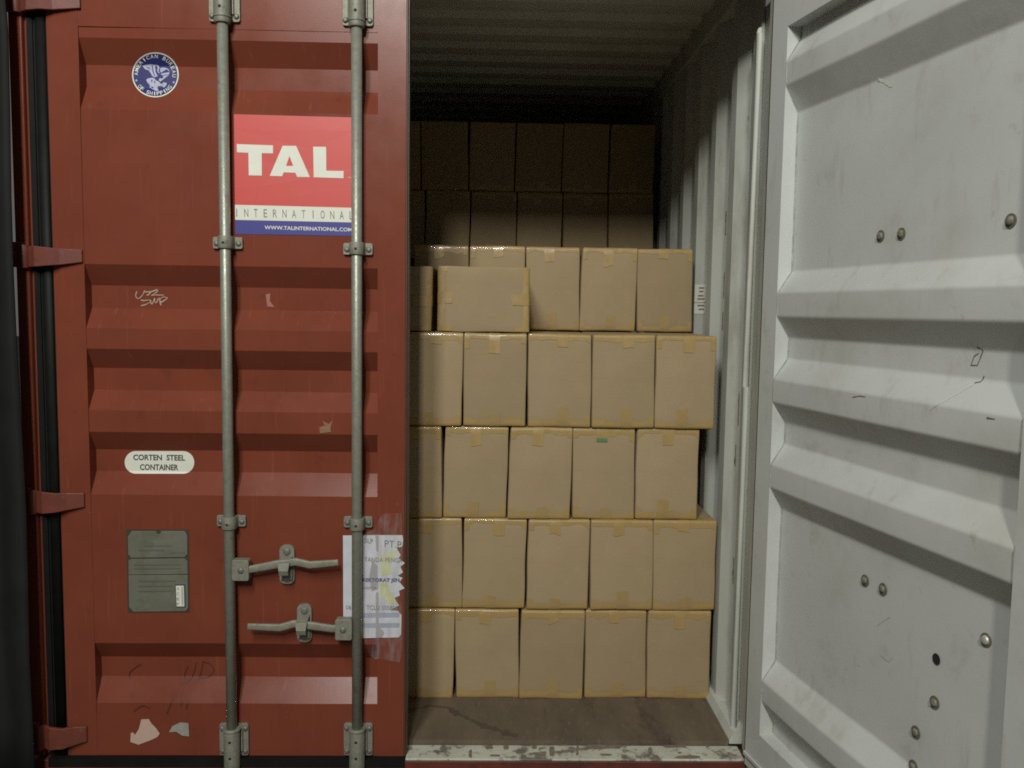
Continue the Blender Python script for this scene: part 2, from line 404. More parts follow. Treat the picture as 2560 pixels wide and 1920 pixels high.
def on(px, py, off=.0015):
    """point on the closed door's pressed surface"""
    Y = 0.0
    for _ in range(5):
        p = at(px, py, Y - off); Y = prof(p.z) if -1.008 < p.x < -.076 else -.0035
    return Vector((p.x, Y - off, p.z))
FLAT = [False]
def surf(x, z, off):
    if FLAT[0]: return Vector((x, -.0048 - off + .0008 * noise.noise(Vector((x * 45, z * 30, 2))), z))
    Y = prof(z) if -1.008 < x < -.076 else -.0035
    if -1.008 < x < -.076: Y = prof(z) + .0022 * 1.3 * noise.noise(Vector(((x - XL) * 3.1 + 5, z * 3.3, 1.7)))
    if (z < .095 or z > 2.308) and -1.008 < x < -.076: off += .0035
    return Vector((x, Y - off, z))
def decal(mb, loops, off, mi, grid=0.012):
    """loops in door x,z metres; filled, cut along z and laid on the pressed sheet"""
    vs, fs = curve_mesh(loops=loops)
    bm = bmesh.new(); bv = [bm.verts.new((x, 0, z)) for x, z in vs]
    for f in fs:
        try: bm.faces.new([bv[i] for i in f])
        except ValueError: pass
    z0 = min(z for _, z in vs); z1 = max(z for _, z in vs)
    cuts = [z0 + .06 * k for k in range(1, int((z1 - z0) / .06) + 1)]
    for r in REC:
        for z in (r[0], zi(r[1]), zi(r[2]), r[3]): cuts += [z]
    for z in cuts:
        if z0 < z < z1:
            bmesh.ops.bisect_plane(bm, geom=bm.verts[:] + bm.edges[:] + bm.faces[:], plane_co=(0, 0, z), plane_no=(0, 0, 1))
    bm.verts.index_update()
    v2 = [surf(v.co.x, v.co.z, off) for v in bm.verts]; f2 = [[v.index for v in f.verts] for f in bm.faces]
    # face the viewer outside
    f3 = []
    for f in f2:
        n = (v2[f[1]] - v2[f[0]]).cross(v2[f[2]] - v2[f[0]])
        f3.append(f if n.y < 0 else f[::-1])
    mb.add(v2, f3, mi); bm.free()
def px2(px, py): p = on(px, py); return (p.x, p.z)
def decal_px(mb, loops, off, mi): decal(mb, [[px2(*q) for q in lp_] for lp_ in loops], off, mi)
def text_quad(mb, t, tl, tr, bl, off, mi, bold=0.0):
    """lettering stretched into the pixel box tl, tr, bl"""
    vs, fs, _ = glyph(t, bold)
    A, B, C = Vector(px2(*tl)), Vector(px2(*tr)), Vector(px2(*bl))
    out = []
    for x, y in vs:
        p = A + (B - A) * x + (C - A) * (1 - y); out.append(surf(p.x, p.y, off))
    mb.add(out, [f if (out[f[1]] - out[f[0]]).cross(out[f[2]] - out[f[0]]).y < 0 else f[::-1] for f in fs], mi)
def stroke(mb, pts, wid, off, mi=0):
    """hand drawn line on the door, pts in pixels"""
    P = [px2(*q) for q in pts]
    Q = []
    for i in range(len(P) - 1):
        for k in range(6):
            t = k / 6; a, b, c, d = (Vector(P[max(i - 1, 0)]), Vector(P[i]), Vector(P[i + 1]), Vector(P[min(i + 2, len(P) - 1)]))
            Q.append(.5 * ((2 * b) + (c - a) * t + (2 * a - 5 * b + 4 * c - d) * t * t + (3 * b - a - 3 * c + d) * t ** 3))
    Q.append(Vector(P[-1])); vs = []
    for i, q in enumerate(Q):
        d = (Q[min(i + 1, len(Q) - 1)] - Q[max(i - 1, 0)]); d = d.normalized() if d.length > 1e-6 else Vector((1, 0))
        w = wid * (.6 + .5 * abs(noise.noise(Vector((q.x * 60, q.y * 60, 0))) + .4)) * .5
        n = Vector((-d.y, d.x)) * w
        vs += [surf((q + n).x, (q + n).y, off), surf((q - n).x, (q - n).y, off)]
    mb.add(vs, [(2 * i, 2 * i + 1, 2 * i + 3, 2 * i + 2) for i in range(len(Q) - 1)], mi)

# hinges
for k, (ya, yb) in enumerate(((-34, 27), (613, 667), (1227, 1283), (1815, 1873))):
    dx = (0, 10, 20, 32)[k]
    a = at(72 + dx, ya + 2, -.03); b = at(72 + dx, yb, -.03); e = at(193 + dx * .55, yb - 12, -.03)
    zt, zb = a.z, b.z; zm = e.z; xl = -1.192; xr = e.x
    m = MB()
    xs = [xl + .012, xl + .045, xl + .085, xl + .115, xr]; ys = [-.020, -.040, -.040, -.022, -.012]
    zt_ = [zt, zt, zt - .004, zt - .006, zt - .008]; zb_ = [zb, zb, zb + .004, zb + .008, zm]
    vs = []
    for x, y, t, q in zip(xs, ys, zt_, zb_): vs += [(x, y, t), (x, y, q), (x, y + .012, q), (x, y + .012, t)]
    fs = [(4 * i + j, 4 * i + (j + 1) % 4, 4 * i + 4 + (j + 1) % 4, 4 * i + 4 + j) for i in range(4) for j in range(4)] + [(0, 3, 2, 1), (16, 17, 18, 19)]
    m.add(vs, fs)
    m.tube([(xl + .004, -.022, zb - .004), (xl + .004, -.022, zt + .004)], .016, 16)
    m.box(xl - .024, xl + .004, -.034, -.013, zb - .002, zt + .012)
    lp(m, 'hinge', [HINGE], .002)

# locking bars
RY = -.036
def bar(x0, x1, y0_, y1_, xw):
    pass
BX = [at(567, 900, RY).x, at(892, 900, RY).x]
zbot, ztop = -.13, 2.46
for i, x in enumerate(BX):
    m = MB(); m.tube([(x, RY, zbot), (x, RY, 1.2), (x, RY, ztop)], .0168, 24)
    lp(m, 'locking_bar', [STEEL], label=('galvanised locking bar nearer the hinges', 'galvanised locking bar nearer the door opening')[i])
def half_shell(m, x, z0, z1, r, y=RY, base=-.0035):
    pts = [(x - r, base), (x - r, y)] + [(x - r * cos(t), y - r * sin(t)) for t in [pi * k / 12 for k in range(1, 12)]] + [(x + r, y), (x + r, base)]
    n = len(pts); vs = [(a, b, z0) for a, b in pts] + [(a, b, z1) for a, b in pts]
    m.add(vs, [(k, k + 1, n + k + 1, n + k) for k in range(n - 1)], 0, True)
    m.add(vs, [list(range(n))[::-1], list(range(n, 2 * n))], 0)
def rrect(x0, x1, z0, z1, r, n=5):
    out = []
    for cx, cz, a0 in ((x1 - r, z1 - r, 0), (x0 + r, z1 - r, 90), (x0 + r, z0 + r, 180), (x1 - r, z0 + r, 270)):
        for k in range(n + 1):
            a = radians(a0 + 90 * k / n); out.append((cx + r * cos(a), cz + r * sin(a)))
    return out
def bracket(x, z):
    m = MB(); h = .0185
    m.prism(rrect(x - .047, x + .047, z - h, z + h, .006), -.0125, -.003)
    half_shell(m, x, z - h * 1.05, z + h * 1.05, .0235)
    for s in (-1, 1): m.dome((x + s * .035, -.0125, z - .002), (0, -1, 0), .0085, .006, 1)
    m.disc((x, RY - .0239, z - .002), (0, -1, 0), .0042, 2)
    lp(m, 'bar_bracket', [CAST, BOLT, HOLE], .0015)
for x, py in ((BX[0], 608), (BX[1], 618), (BX[0], 1300), (BX[1], 1300)): bracket(x, at(570, py).z - (0 if x == BX[0] else 0))
def cam_guide(x, za, zb, up):
    """large end keeper: ribbed ears, collar and pin holes"""
    m = MB()
    for s in (-1, 1):
        a, b = sorted((x + s * .019, x + s * .048))
        m.prism(rrect(a, b, za, zb, .008), -.014, -.003)
        a, b = sorted((x + s * .026, x + s * .031))
        m.box(a, b, -.024, -.014, za + .02, zb - .02)
        m.dome((x + s * .038, -.014, za + .016), (0, -1, 0), .0085, .007, 1); m.dome((x + s * .038, -.014, zb - .016), (0, -1, 0), .0085, .007, 1)
    zl, zh = (za - .012, zb + .2) if up else (za - .035, zb - .004)
    m.tube([(x, RY, zl), (x, RY, zl + .012), (x, RY, zh - .006), (x, RY, zh)], [.0245, .026, .026, .0245], 20)
    m.tube([(x, RY, (za + .004) if up else (zb - .012)), (x, RY, (za + .010) if up else (zb - .006))], .0285, 20)
    for dz in ((za + .032, za + .15) if up else (za + .014, zb - .042)): m.disc((x, RY - .0264, dz), (0, -1, 0), .0048, 2)
    m.box(x - .02, x + .02, -.012, -.0032, za, zb)
    lp(m, 'bar_keeper', [CAST, BOLT, HOLE], .0015)
cam_guide(BX[0], at(570, 58).z, 2.46, True); cam_guide(BX[1], at(890, 68).z, 2.46, True)
cam_guide(BX[0], at(580, 1892).z + .012, at(580, 1804).z, False); cam_guide(BX[1], at(890, 1892).z + .012, at(890, 1804).z, False)

# locking handles and their catches
def handle(hub, path, catch, s):
    m = MB(); hx0, hx1, hy0, hy1 = hub
    a, b = at(hx0, hy0, -.045), at(hx1, hy1, -.045)
    m.prism(rrect(a.x, b.x, b.z, a.z, .007), -.056, -.026)
    m.dome(((a.x + b.x) / 2 + s * .002, -.056, (a.z + b.z) / 2), (0, -1, 0), .010, .006, 1)
    P = [at(x, y, Y) for x, y, Y, r in path]; rr = [r * 1.18 * (1 + .06 * sin(x * .9)) for *_, r in path]
    # resample for smoothness
    Q = []; qr = []
    for i in range(len(P) - 1):
        for k in range(5):
            t = k / 5; Q.append(P[i].lerp(P[i + 1], t)); qr.append(rr[i] * (1 - t) + rr[i + 1] * t)
    Q.append(P[-1]); qr.append(rr[-1])
    m.tube(Q, qr, 16, 0, flat=(.50, .92), sq=.55)
    lp(m, 'locking_handle', [CAST, BOLT], .0015)
    m = MB(); cx0, cx1, cy0, cy1 = catch
    a, b = at(cx0, cy0, -.02), at(cx1, cy1, -.02); mid = (a.z + b.z) / 2
    m.prism(rrect(a.x, b.x, b.z, a.z, .019, 7), -.013, -.002)
    cx = (a.x + b.x) / 2
    m.dome((cx, -.013, a.z - .022), (0, -1, 0), .012, .006, 1); m.dome((cx, -.013, b.z + .020), (0, -1, 0), .012, .006, 1)
    # hinged tongue over the handle
    w = .016; t = [(-.018, a.z - .036), (-.034, mid + .026), (-.066, mid + .018), (-.072, mid - .006), (-.066, mid - .022), (-.052, mid - .024)]
    vs = []
    for i, (y, z) in enumerate(t):
        ww = w * (1.15 if i < 3 else .95); y = y * .92
        vs += [(cx - ww - s * .0, y, z), (cx + ww, y, z), (cx + ww, y + .009, z - .002), (cx - ww, y + .009, z - .002)]
    fs = [(4 * i + j, 4 * i + (j + 1) % 4, 4 * i + 4 + (j + 1) % 4, 4 * i + 4 + j) for i in range(len(t) - 1) for j in range(4)] + [(0, 1, 2, 3), (20, 23, 22, 21)]
    m.add(vs, fs)
    m.box(cx - .020, cx + .020, -.026, -.0132, mid - .046, mid - .014)
    lp(m, 'handle_catch', [CAST, BOLT], .0025)
handle((581, 624, 1398, 1450), [(612, 1425, -.045, .011), (632, 1422, -.044, .0115), (690, 1411, -.044, .0125), (740, 1404, -.044, .0115), (775, 1412, -.046, .0115), (846, 1406, -.05, .0095)], (697, 735, 1364, 1462), 1)
handle((839, 881, 1546, 1598), [(850, 1571, -.045, .011), (830, 1571, -.044, .0115), (778, 1564, -.044, .0125), (735, 1559, -.044, .0115), (700, 1569, -.046, .0115), (619, 1566, -.05, .0095)], (741, 778, 1512, 1608), -1)

# round badge
m = MB()
Z6 = lambda zx, zy: (300 + zx / 11.06, 110 + zy / 11.06)
def circ(k, n=56): 
    out = []
    for i in range(n):
        a = 2 * pi * i / n; out.append(Z6(975 + 645 * k * cos(a), 850 - 622 * k * sin(a)))
    return out
decal_px(m, [circ(1)], .0012, 0); decal_px(m, [circ(.945)], .0020, 1)
def arc_text(t, a0, a1, rad, h, w, inward):
    n = len(t)
    for i, ch in enumerate(t):
        if ch == ' ': continue
        a = radians(a0 + (a1 - a0) * i / (n - 1)); vs, fs, asp = glyph(ch, .008)
        ww = w * (.36 if ch == 'I' else (1.15 if ch == 'M' else 1))
        out = []
        for x, y in vs:
            u, v = (x - .5) * ww, (y - .5) * h
            if not inward: px, py = (rad + v) * cos(a) + u * sin(a), (rad + v) * sin(a) - u * cos(a)
            else: px, py = (rad - v) * cos(a) - u * sin(a), (rad - v) * sin(a) + u * cos(a)
            q = px2(*Z6(975 + px, 850 - py * .965)); out.append(surf(q[0], q[1], .003))
        m.add(out, [f if (out[f[1]] - out[f[0]]).cross(out[f[2]] - out[f[0]]).y < 0 else f[::-1] for f in fs], 0)
arc_text('AMERICAN BUREAU', 177, -3.5, 527, 106, 84, False)
arc_text('OF SHIPPING', -142, -41, 540, 106, 78, True)
for sx, sy in ((455, 1010), (1490, 1060)):
    decal_px(m, [[Z6(sx + (46 if k % 2 == 0 else 19) * sin(pi * k / 5), sy - (46 if k % 2 == 0 else 19) * cos(pi * k / 5)) for k in range(10)]], .003, 2)
eagle = [
 [(620, 605), (700, 580), (830, 565), (960, 575), (1010, 590), (960, 640), (985, 700), (985, 760), (1010, 830), (1050, 890), (960, 925), (890, 880), (840, 790), (790, 725), (700, 700)],
 [(1000, 575), (1060, 590), (1090, 650), (1070, 760), (1110, 820), (1060, 800), (1030, 740), (1045, 650)],
 [(1110, 670), (1200, 650), (1300, 670), (1360, 720), (1375, 770), (1290, 700), (1240, 730), (1170, 770), (1150, 800), (1110, 760)],
 [(1120, 830), (1230, 800), (1375, 780), (1350, 850), (1250, 850), (1180, 870)],
 [(1180, 880), (1350, 860), (1250, 940), (1190, 990), (1120, 1040), (1070, 1000), (1100, 940), (1160, 960), (1210, 920)],
 [(725, 990), (780, 950), (900, 930), (960, 960), (1000, 1010), (1080, 1040), (1130, 1100), (1180, 1100), (1200, 1060), (1295, 1080), (1280, 1150), (1220, 1205), (1150, 1160), (1060, 1170), (1030, 1210), (1075, 1290), (1000, 1300), (900, 1250), (815, 1200), (830, 1140), (770, 1080)],
]
for lp_ in eagle: decal_px(m, [[Z6(*q) for q in lp_]], .0028, 2)
for lp_ in ([(880, 600), (910, 600), (930, 760), (975, 880), (955, 885), (905, 770)], [(860, 1180), (930, 1190), (920, 1230), (880, 1215)], [(860, 1000), (905, 985), (880, 1060)], [(950, 1010), (985, 1060), (960, 1100)], [(720, 620), (830, 650), (840, 670), (730, 640)], [(760, 665), (850, 700), (850, 715), (770, 680)]):
    decal_px(m, [[Z6(*q) for q in lp_]], .0034, 1)
lp(m, 'round_badge', [S_WHITE, S_NAVY, S_PALE])

# red, white and blue company sign
m = MB(); T = lambda zx, zy: (560 + zx / 4.879, 270 + zy / 4.879)
Lx, Rx = 119, 1592
decal_px(m, [[T(Lx, 74), T(Rx, 116), T(Rx, 1218), T(134, 1180)]], .0012, 0)
decal_px(m, [[T(134, 1180), T(Rx, 1218), T(Rx, 1396), T(137, 1364)]], .0012, 1)
decal_px(m, [[T(137, 1364), T(Rx, 1396), T(Rx, 1562), T(140, 1536)]], .0012, 2)
decal_px(m, [[T(*q) for q in [(155, 440), (597, 455), (597, 553), (460, 550), (462, 825), (303, 822), (297, 547), (158, 540)]]], .0022, 1)
decal_px(m, [[T(*q) for q in [(715, 460), (880, 462), (1047, 842), (893, 840), (872, 790), (728, 785), (710, 832), (558, 828)]], [T(*q) for q in [(798, 585), (845, 707), (757, 707)]]], .0022, 1)
decal_px(m, [[T(*q) for q in [(1088, 472), (1246, 475), (1248, 765), (1460, 770), (1458, 857), (1095, 845)]]], .0022, 1)
text_quad(m, 'TM', T(1508, 842), T(1545, 843), T(1508, 858), .0022, 1)
for k, ch in enumerate('INTERNATIONAL'):
    x = 155 + (1552 - 155) * k / 12; y = 1226 + 34 * k / 12; w = 5 if ch == 'I' else (21 if ch in 'TEL' else 25)
    text_quad(m, ch, T(x - w, y), T(x + w, y + 1), T(x - w + 2, y + 98), .0022, 3)
text_quad(m, 'WWW.TALINTERNATIONAL.COM', T(495, 1434), T(1562, 1462), T(497, 1480), .0022, 1, .018)
lp(m, 'company_sign', [S_RED, S_WHITE, S_BLUE, S_GINK])

# oval steel label
m = MB(); V = lambda zx, zy: (zx / 2.44, 600 + zy / 2.44)
ov = [V(972 + sx * 145 + 68 * cos(radians(a)), 1357 - 69 * sin(radians(a))) for sx, rng in ((1, range(-90, 91, 12)), (-1, range(90, 271, 12))) for a in rng]
decal_px(m, [ov], .0012, 0)
text_quad(m, 'CORTEN  STEEL', V(812, 1308), V(1129, 1311), V(812, 1343), .0024, 1, .026)
text_quad(m, 'CONTAINER', V(853, 1367), V(1088, 1369), V(853, 1403), .0024, 1, .026)
lp(m, 'oval_label', [S_WHITE, S_INK])

# data plate
P4 = lambda zx, zy: (300 + zx / 6.38, 1300 + zy / 6.38)
m = MB()
decal_px(m, [[P4(*q) for q in [(100, 150), (1100, 152), (1112, 1478), (128, 1478)]]], .0012, 1)
up_ = [(190, 175), (575, 175), (600, 225), (640, 225), (660, 175), (1035, 175), (1075, 250), (1078, 545), (1030, 590), (180, 600), (135, 540), (130, 260)]
dn_ = [(185, 622), (1035, 612), (1080, 660), (1085, 860), (140, 868), (138, 640)]
d2_ = [(140, 880), (1085, 874), (1092, 1395), (1050, 1450), (220, 1460), (150, 1380)]
for lp_ in (up_, dn_, d2_):
    Pz = [px2(*P4(*q)) for q in lp_]
    if sum((Pz[i][0] * Pz[(i + 1) % len(Pz)][1] - Pz[(i + 1) % len(Pz)][0] * Pz[i][1]) for i in range(len(Pz))) < 0: Pz.reverse()
    m.prism(Pz, -.0042, -.0008, 0)
for (a, b, y) in ((380, 830, 400), (800, 1050, 510), (300, 700, 470), (230, 980, 700), (230, 980, 760), (300, 900, 960), (300, 860, 1040), (300, 800, 1120)):
    decal_px(m, [[P4(a, y), P4(b, y), P4(b, y + 16), P4(a, y + 16)]], .0047, 2)
lp(m, 'data_plate', [PLATE, PLATEB, mat('embossed_plate_line', (.14, .14, .105), .55, .3)], .0006)
m = MB()
decal_px(m, [[P4(*q) for q in [(888, 1020), (1045, 1020), (1052, 1388), (900, 1386)]]], .0052, 1)
decal_px(m, [[P4(*q) for q in [(900, 1040), (1025, 1040), (1034, 1370), (912, 1370)]]], .0060, 0)
for ch, y in (('A', 1062), ('C', 1146), ('E', 1228), ('P', 1308)):
    text_quad(m, ch, P4(916, y), P4(956, y), P4(918, y + 44), .0068, 2)
decal_px(m, [[P4(985, 1055), P4(1015, 1055), P4(1020, 1350), P4(992, 1350)]], .0068, 3)
lp(m, 'approval_sticker', [S_WHITE, S_INK, S_GINK, mat('pale_grey_print', (.42, .42, .38), .6)])

# torn paper notice under clear tape
FLAT[0] = True
Q3 = lambda zx, zy: (840 + zx / 4.15, 1260 + zy / 4.15)
m = MB()
decal_px(m, [[Q3(*q) for q in [(75, 322), (400, 318), (690, 322), (697, 365), (690, 440), (630, 455), (672, 530), (650, 560), (715, 612), (668, 650), (695, 708), (640, 745), (692, 765), (660, 810), (712, 872), (655, 900), (662, 950), (600, 975), (655, 1050), (560, 1100), (640, 1105), (680, 1150), (676, 1350), (650, 1382), (275, 1386), (78, 1180)]]], .0016, 0)
decal_px(m, [[Q3(*q) for q in [(455, 520), (560, 500), (640, 470), (600, 560), (560, 640), (590, 720), (470, 740)]]], .0024, 1)
decal_px(m, [[Q3(*q) for q in [(450, 820), (540, 815), (560, 900), (600, 950), (640, 1040), (560, 1030), (470, 960)]]], .0024, 1)
for y in (1125, 1232): decal_px(m, [[Q3(285, y), Q3(660, y), Q3(660, y + 48), Q3(285, y + 48)]], .0024, 2)
decal_px(m, [[Q3(*q) for q in [(370, 560), (430, 640), (440, 880), (375, 900), (345, 760), (372, 620)]]], .0024, 5)
decal_px(m, [[Q3(*q) for q in [(410, 320), (445, 330), (440, 500), (420, 480)]]], .0024, 5)
decal_px(m, [[Q3(*q) for q in [(415, 920), (440, 900), (445, 1270), (500, 1330), (480, 1384), (415, 1384)]]], .0024, 5)
text_quad(m, 'PT.P', Q3(505, 372), Q3(680, 386), Q3(505, 442), .0032, 4)
text_quad(m, 'BLP', Q3(300, 350), Q3(385, 356), Q3(300, 398), .0032, 4)
text_quad(m, 'TANDA PENGA', Q3(297, 545), Q3(690, 560), Q3(297, 590), .0032, 4)
text_quad(m, 'REKTORAT JEN', Q3(275, 762), Q3(660, 768), Q3(275, 812), .0032, 3, .03)
text_quad(m, 'KANTOR', Q3(275, 848), Q3(425, 852), Q3(275, 878), .0032, 4)
text_quad(m, 'TCLU 505851', Q3(318, 1044), Q3(630, 1052), Q3(318, 1090), .0032, 4)
text_quad(m, 'DB', Q3(108, 1046), Q3(160, 1048), Q3(108, 1084), .0032, 4)
lp(m, 'paper_notice', [PAPER, PAPERY, PAPERB, S_BINK, S_GINK, mat('torn_paper_grey', (.36, .34, .34), .6)])
m = MB(); decal_px(m, [[Q3(*q) for q in [(290, 300), (400, 260), (480, 100), (680, 90), (690, 500), (690, 1500), (660, 1640), (470, 1600), (420, 1560), (360, 1530), (300, 1400)]]], .0042, 0)
lp(m, 'clear_tape', [FILM])

FLAT[0] = False
# chalk and marker writing, residues
Z8 = lambda zx, zy: (300 + zx / 13.825, 680 + zy / 13.825)
m = MB()
for pth in ([(590, 660), (545, 820), (610, 915), (700, 880), (800, 770), (850, 650), (880, 690), (1040, 690), (1000, 770), (920, 805)], [(1050, 690), (1180, 650), (1280, 610), (1270, 690), (1090, 810), (1200, 795), (1510, 800)],
            [(720, 950), (800, 990), (1030, 970), (1060, 1030), (900, 1120), (720, 1170)], [(1040, 980), (1110, 1110), (1200, 910), (1200, 1020), (1260, 1060), (1330, 920), (1390, 930)], [(1370, 940), (1420, 1160)], [(1380, 940), (1480, 870), (1600, 880), (1630, 920), (1420, 1050)]):
    stroke(m, [Z8(*q) for q in pth], .0042, .0022)
lp(m, 'chalk_writing', [CHALK])
Z7 = lambda zx, zy: (300 + zx / 5.923, 1620 + zy / 5.923)
for pth in ([(1005, 265), (950, 420), (980, 510), (1080, 400), (1130, 210)], [(1225, 200), (1200, 360), (1140, 490)], [(1215, 205), (1330, 240), (1385, 330), (1320, 420), (1180, 440)],
            [(310, 240), (200, 310), (135, 390), (150, 470)], [(785, 710), (740, 860), (695, 960)], [(930, 770), (900, 850)], [(1010, 780), (980, 900)], [(200, 940), (330, 860), (450, 900)], [(320, 720), (370, 760)]):
    m = MB(); stroke(m, [Z7(*q) for q in pth], .0042, .0022); lp(m, 'marker_stroke', [MARKER])
m = MB(); decal_px(m, [[Z7(*q) for q in [(320, 1050), (430, 1045), (470, 1110), (540, 1180), (595, 1260), (560, 1310), (480, 1350), (400, 1380), (280, 1425), (160, 1385), (165, 1250), (200, 1245), (230, 1280), (285, 1190)]]], .0018, 0); lp(m, 'sticker_residue', [RESID_P], label='torn pinkish remains of a sticker')
m = MB(); decal_px(m, [[Z7(*q) for q in [(730, 1240), (780, 1150), (900, 1090), (1020, 1105), (1030, 1300), (930, 1290), (840, 1230)]]], .0018, 0); lp(m, 'sticker_residue', [RESID_G], label='torn grey remains of a sticker')
m = MB(); decal_px(m, [[(800, 1083), (798, 1068), (812, 1064), (806, 1052), (822, 1060), (832, 1050), (826, 1070), (828, 1080)]], .0018, 0); lp(m, 'sticker_residue', [mat('tan_paper_residue', (.28, .15, .09), .8, var=(.2, .12, .06), vscale=60)], label='small torn tan scrap')
m = MB(); decal_px(m, [[(664, 736), (676, 734), (674, 752), (686, 768), (668, 766), (666, 750)]], .0016, 0); lp(m, 'paint_scrape', [mat('pale_paint_scrape', (.33, .13, .11), .7)])

# ------------------------------------------------------------------ open door
A = radians(11.3); UD = Vector((sin(A), -cos(A), 0)); WD = Vector((-cos(A), -sin(A), 0)); S0 = Vector((1.158, -.045, 0))
rx = lambda p: S0 + UD * p[0] + WD * (p[1] - .05) + Vector((0, 0, p[2] + .004 * (p[2] > .1)))
dr = door_leaf(.090, 1.078, 1.165, RED, GREY, False)
right_door = dr.build('open_door', [RED, GREY], None, xf=rx, weld=False)
right_door['label'] = 'open pale grey corrugated door seen from its inside'
right_door.parent = box_thing; right_door.matrix_parent_inverse = parent_inv(box_thing)
def rp(mb, name, mats, bevel=0, label=None):
    o = mb.build(name, mats, None, bevel, xf=rx); o.parent = right_door
    if label: o['label'] = label
    return o
m = MB(); m.box(-.018, -.001, .012, .044, ZB, ZT); rp(m, 'door_seal', [LIP], .002)
m = MB(); m.box(-.005, 1.165, .005, .040, -.085, -.0555); m.box(.0, 1.165, .0508, .058, -.02, -.006); rp(m, 'bottom_seal', [GREY], .002)
for (u, z, kind) in ((.526, 1.652, 0), (.609, 1.651, 0), (.964, 1.650, 0), (.533, .735, 0), (.609, .736, 0), (.968, .737, 2), (.821, .527, 0), (.762, .424, 0), (.760, .335, 0)):
    m = MB(); w = .0045
    m.tube([(u, w, z), (u, w + .0025, z)], .0155, 18, 0)
    m.dome((u, w + .0025, z), (.08, 1, .1 * sin(u * 40)), .0105, .0065, 1, n=6 if kind == 0 else 14)
    rp(m, 'bolt', [mat('bolt_washer', (.20, .18, .13), .7, .2, var=(.10, .085, .06), vscale=120), mat('bright_bolt', (.55, .54, .48), .45, .5) if kind == 2 else mat('bolt_head', (.24, .225, .17), .7, .1, var=(.11, .095, .06), vscale=130)], label='shiny bolt' if kind == 2 else None)
m = MB(); m.disc((.819, .0066, .633), (0, 1, 0), .0135, 0, 18); rp(m, 'bolt_hole', [HOLE])
def rsurf(u, z, off): 
    w = prof(z) + .004 + off + .0022 * 1.7 * noise.noise(Vector((u * 3.1, z * 3.3, 1.7)))
    return Vector((u, w, z))
def rstroke(m, pts, wid, mi=0):
    Q = []
    for i in range(len(pts) - 1):
        for k in range(6): t = k / 6; Q.append((pts[i][0] * (1 - t) + pts[i + 1][0] * t, pts[i][1] * (1 - t) + pts[i + 1][1] * t))
    Q.append(pts[-1]); vs = []
    for i, q in enumerate(Q):
        a, b = Q[max(i - 1, 0)], Q[min(i + 1, len(Q) - 1)]; d = Vector((b[0] - a[0], b[1] - a[1])).normalized(); w = wid * (.5 + abs(noise.noise(Vector((q[0] * 40, q[1] * 40, 3))))) 
        n = Vector((-d.y, d.x)) * w * .5
        vs += [rsurf(q[0] + n.x, q[1] + n.y, .0010), rsurf(q[0] - n.x, q[1] - n.y, .0010)]
    m.add(vs, [(2 * i, 2 * i + 2, 2 * i + 3, 2 * i + 1) for i in range(len(Q) - 1)], mi)
def ru(px, py, w=.0):
    P = S0 + WD * (w - .05 + .004); v = FW + RT * ((px - 1280) / FPX) - UP * ((py - 960) / FPX)
    q = CAM + v * ((P - CAM).dot(WD) / v.dot(WD)); return ((q - S0).dot(UD), q.z)
X7 = lambda zx, zy: (1840 + zx / 2.44, 600 + zy / 2.44)
X8 = lambda zx, zy: (1840 + zx / 2.44, 1240 + zy / 2.44)
FAINT = mat('faint_brown_scratch', (.44, .45, .41), .7)
for name_, mt, pts, wid, dp in (
    ('scrape_mark', SCRATCH, [X7(1475, 665), X7(1505, 685), X7(1470, 775), X7(1430, 775), X7(1450, 720), X7(1480, 700)], .0042, .0),
    ('scrape_mark', SCRATCH, [X7(1465, 840), X7(1450, 875), X7(1420, 882)], .004, .02),
    ('scrape_mark', SCRATCH, [X7(1540, 1096), X7(1590, 1104)], .0045, .04),
    ('scrape_mark', SCRATCH, [X7(725, 968), X7(770, 960), X7(805, 966)], .0025, .04),
    ('paint_crack', RUSTY, [X7(1420, 885), X7(1360, 945), X7(1300, 1000), X7(1240, 1045)], .005, .02),
    ('paint_chip', RUSTY, [(2195, 203), (2212, 208), (2222, 216), (2230, 213)], .014, .0),
    ('faint_scratch', FAINT, [X8(860, 800), X8(900, 770), X8(940, 745)], .003, .0),
    ('faint_scratch', FAINT, [X8(880, 980), X8(930, 1020), X8(955, 990)], .003, .0)):
    m = MB(); rstroke(m, [ru(*q, dp) for q in pts], wid); rp(m, name_, [mt])

for u in (.0915, 1.0765):
    m = MB(); vs = []; n = 170
    for i in range(n + 1):
        z = .095 + (2.305 - .095) * i / n; w = .0022 * (.35 + 1.1 * abs(noise.noise(Vector((u * 9, z * 26, 1)))))
        vs += [rsurf(u - w, z, .0026), rsurf(u + w, z, .0026)]
    m.add(vs, [(2 * i, 2 * i + 2, 2 * i + 3, 2 * i + 1) for i in range(n)]); rp(m, 'weld_seam', [mat('dirty_weld_seam', (.22, .20, .15), .75, var=(.34, .33, .29), vscale=60)])
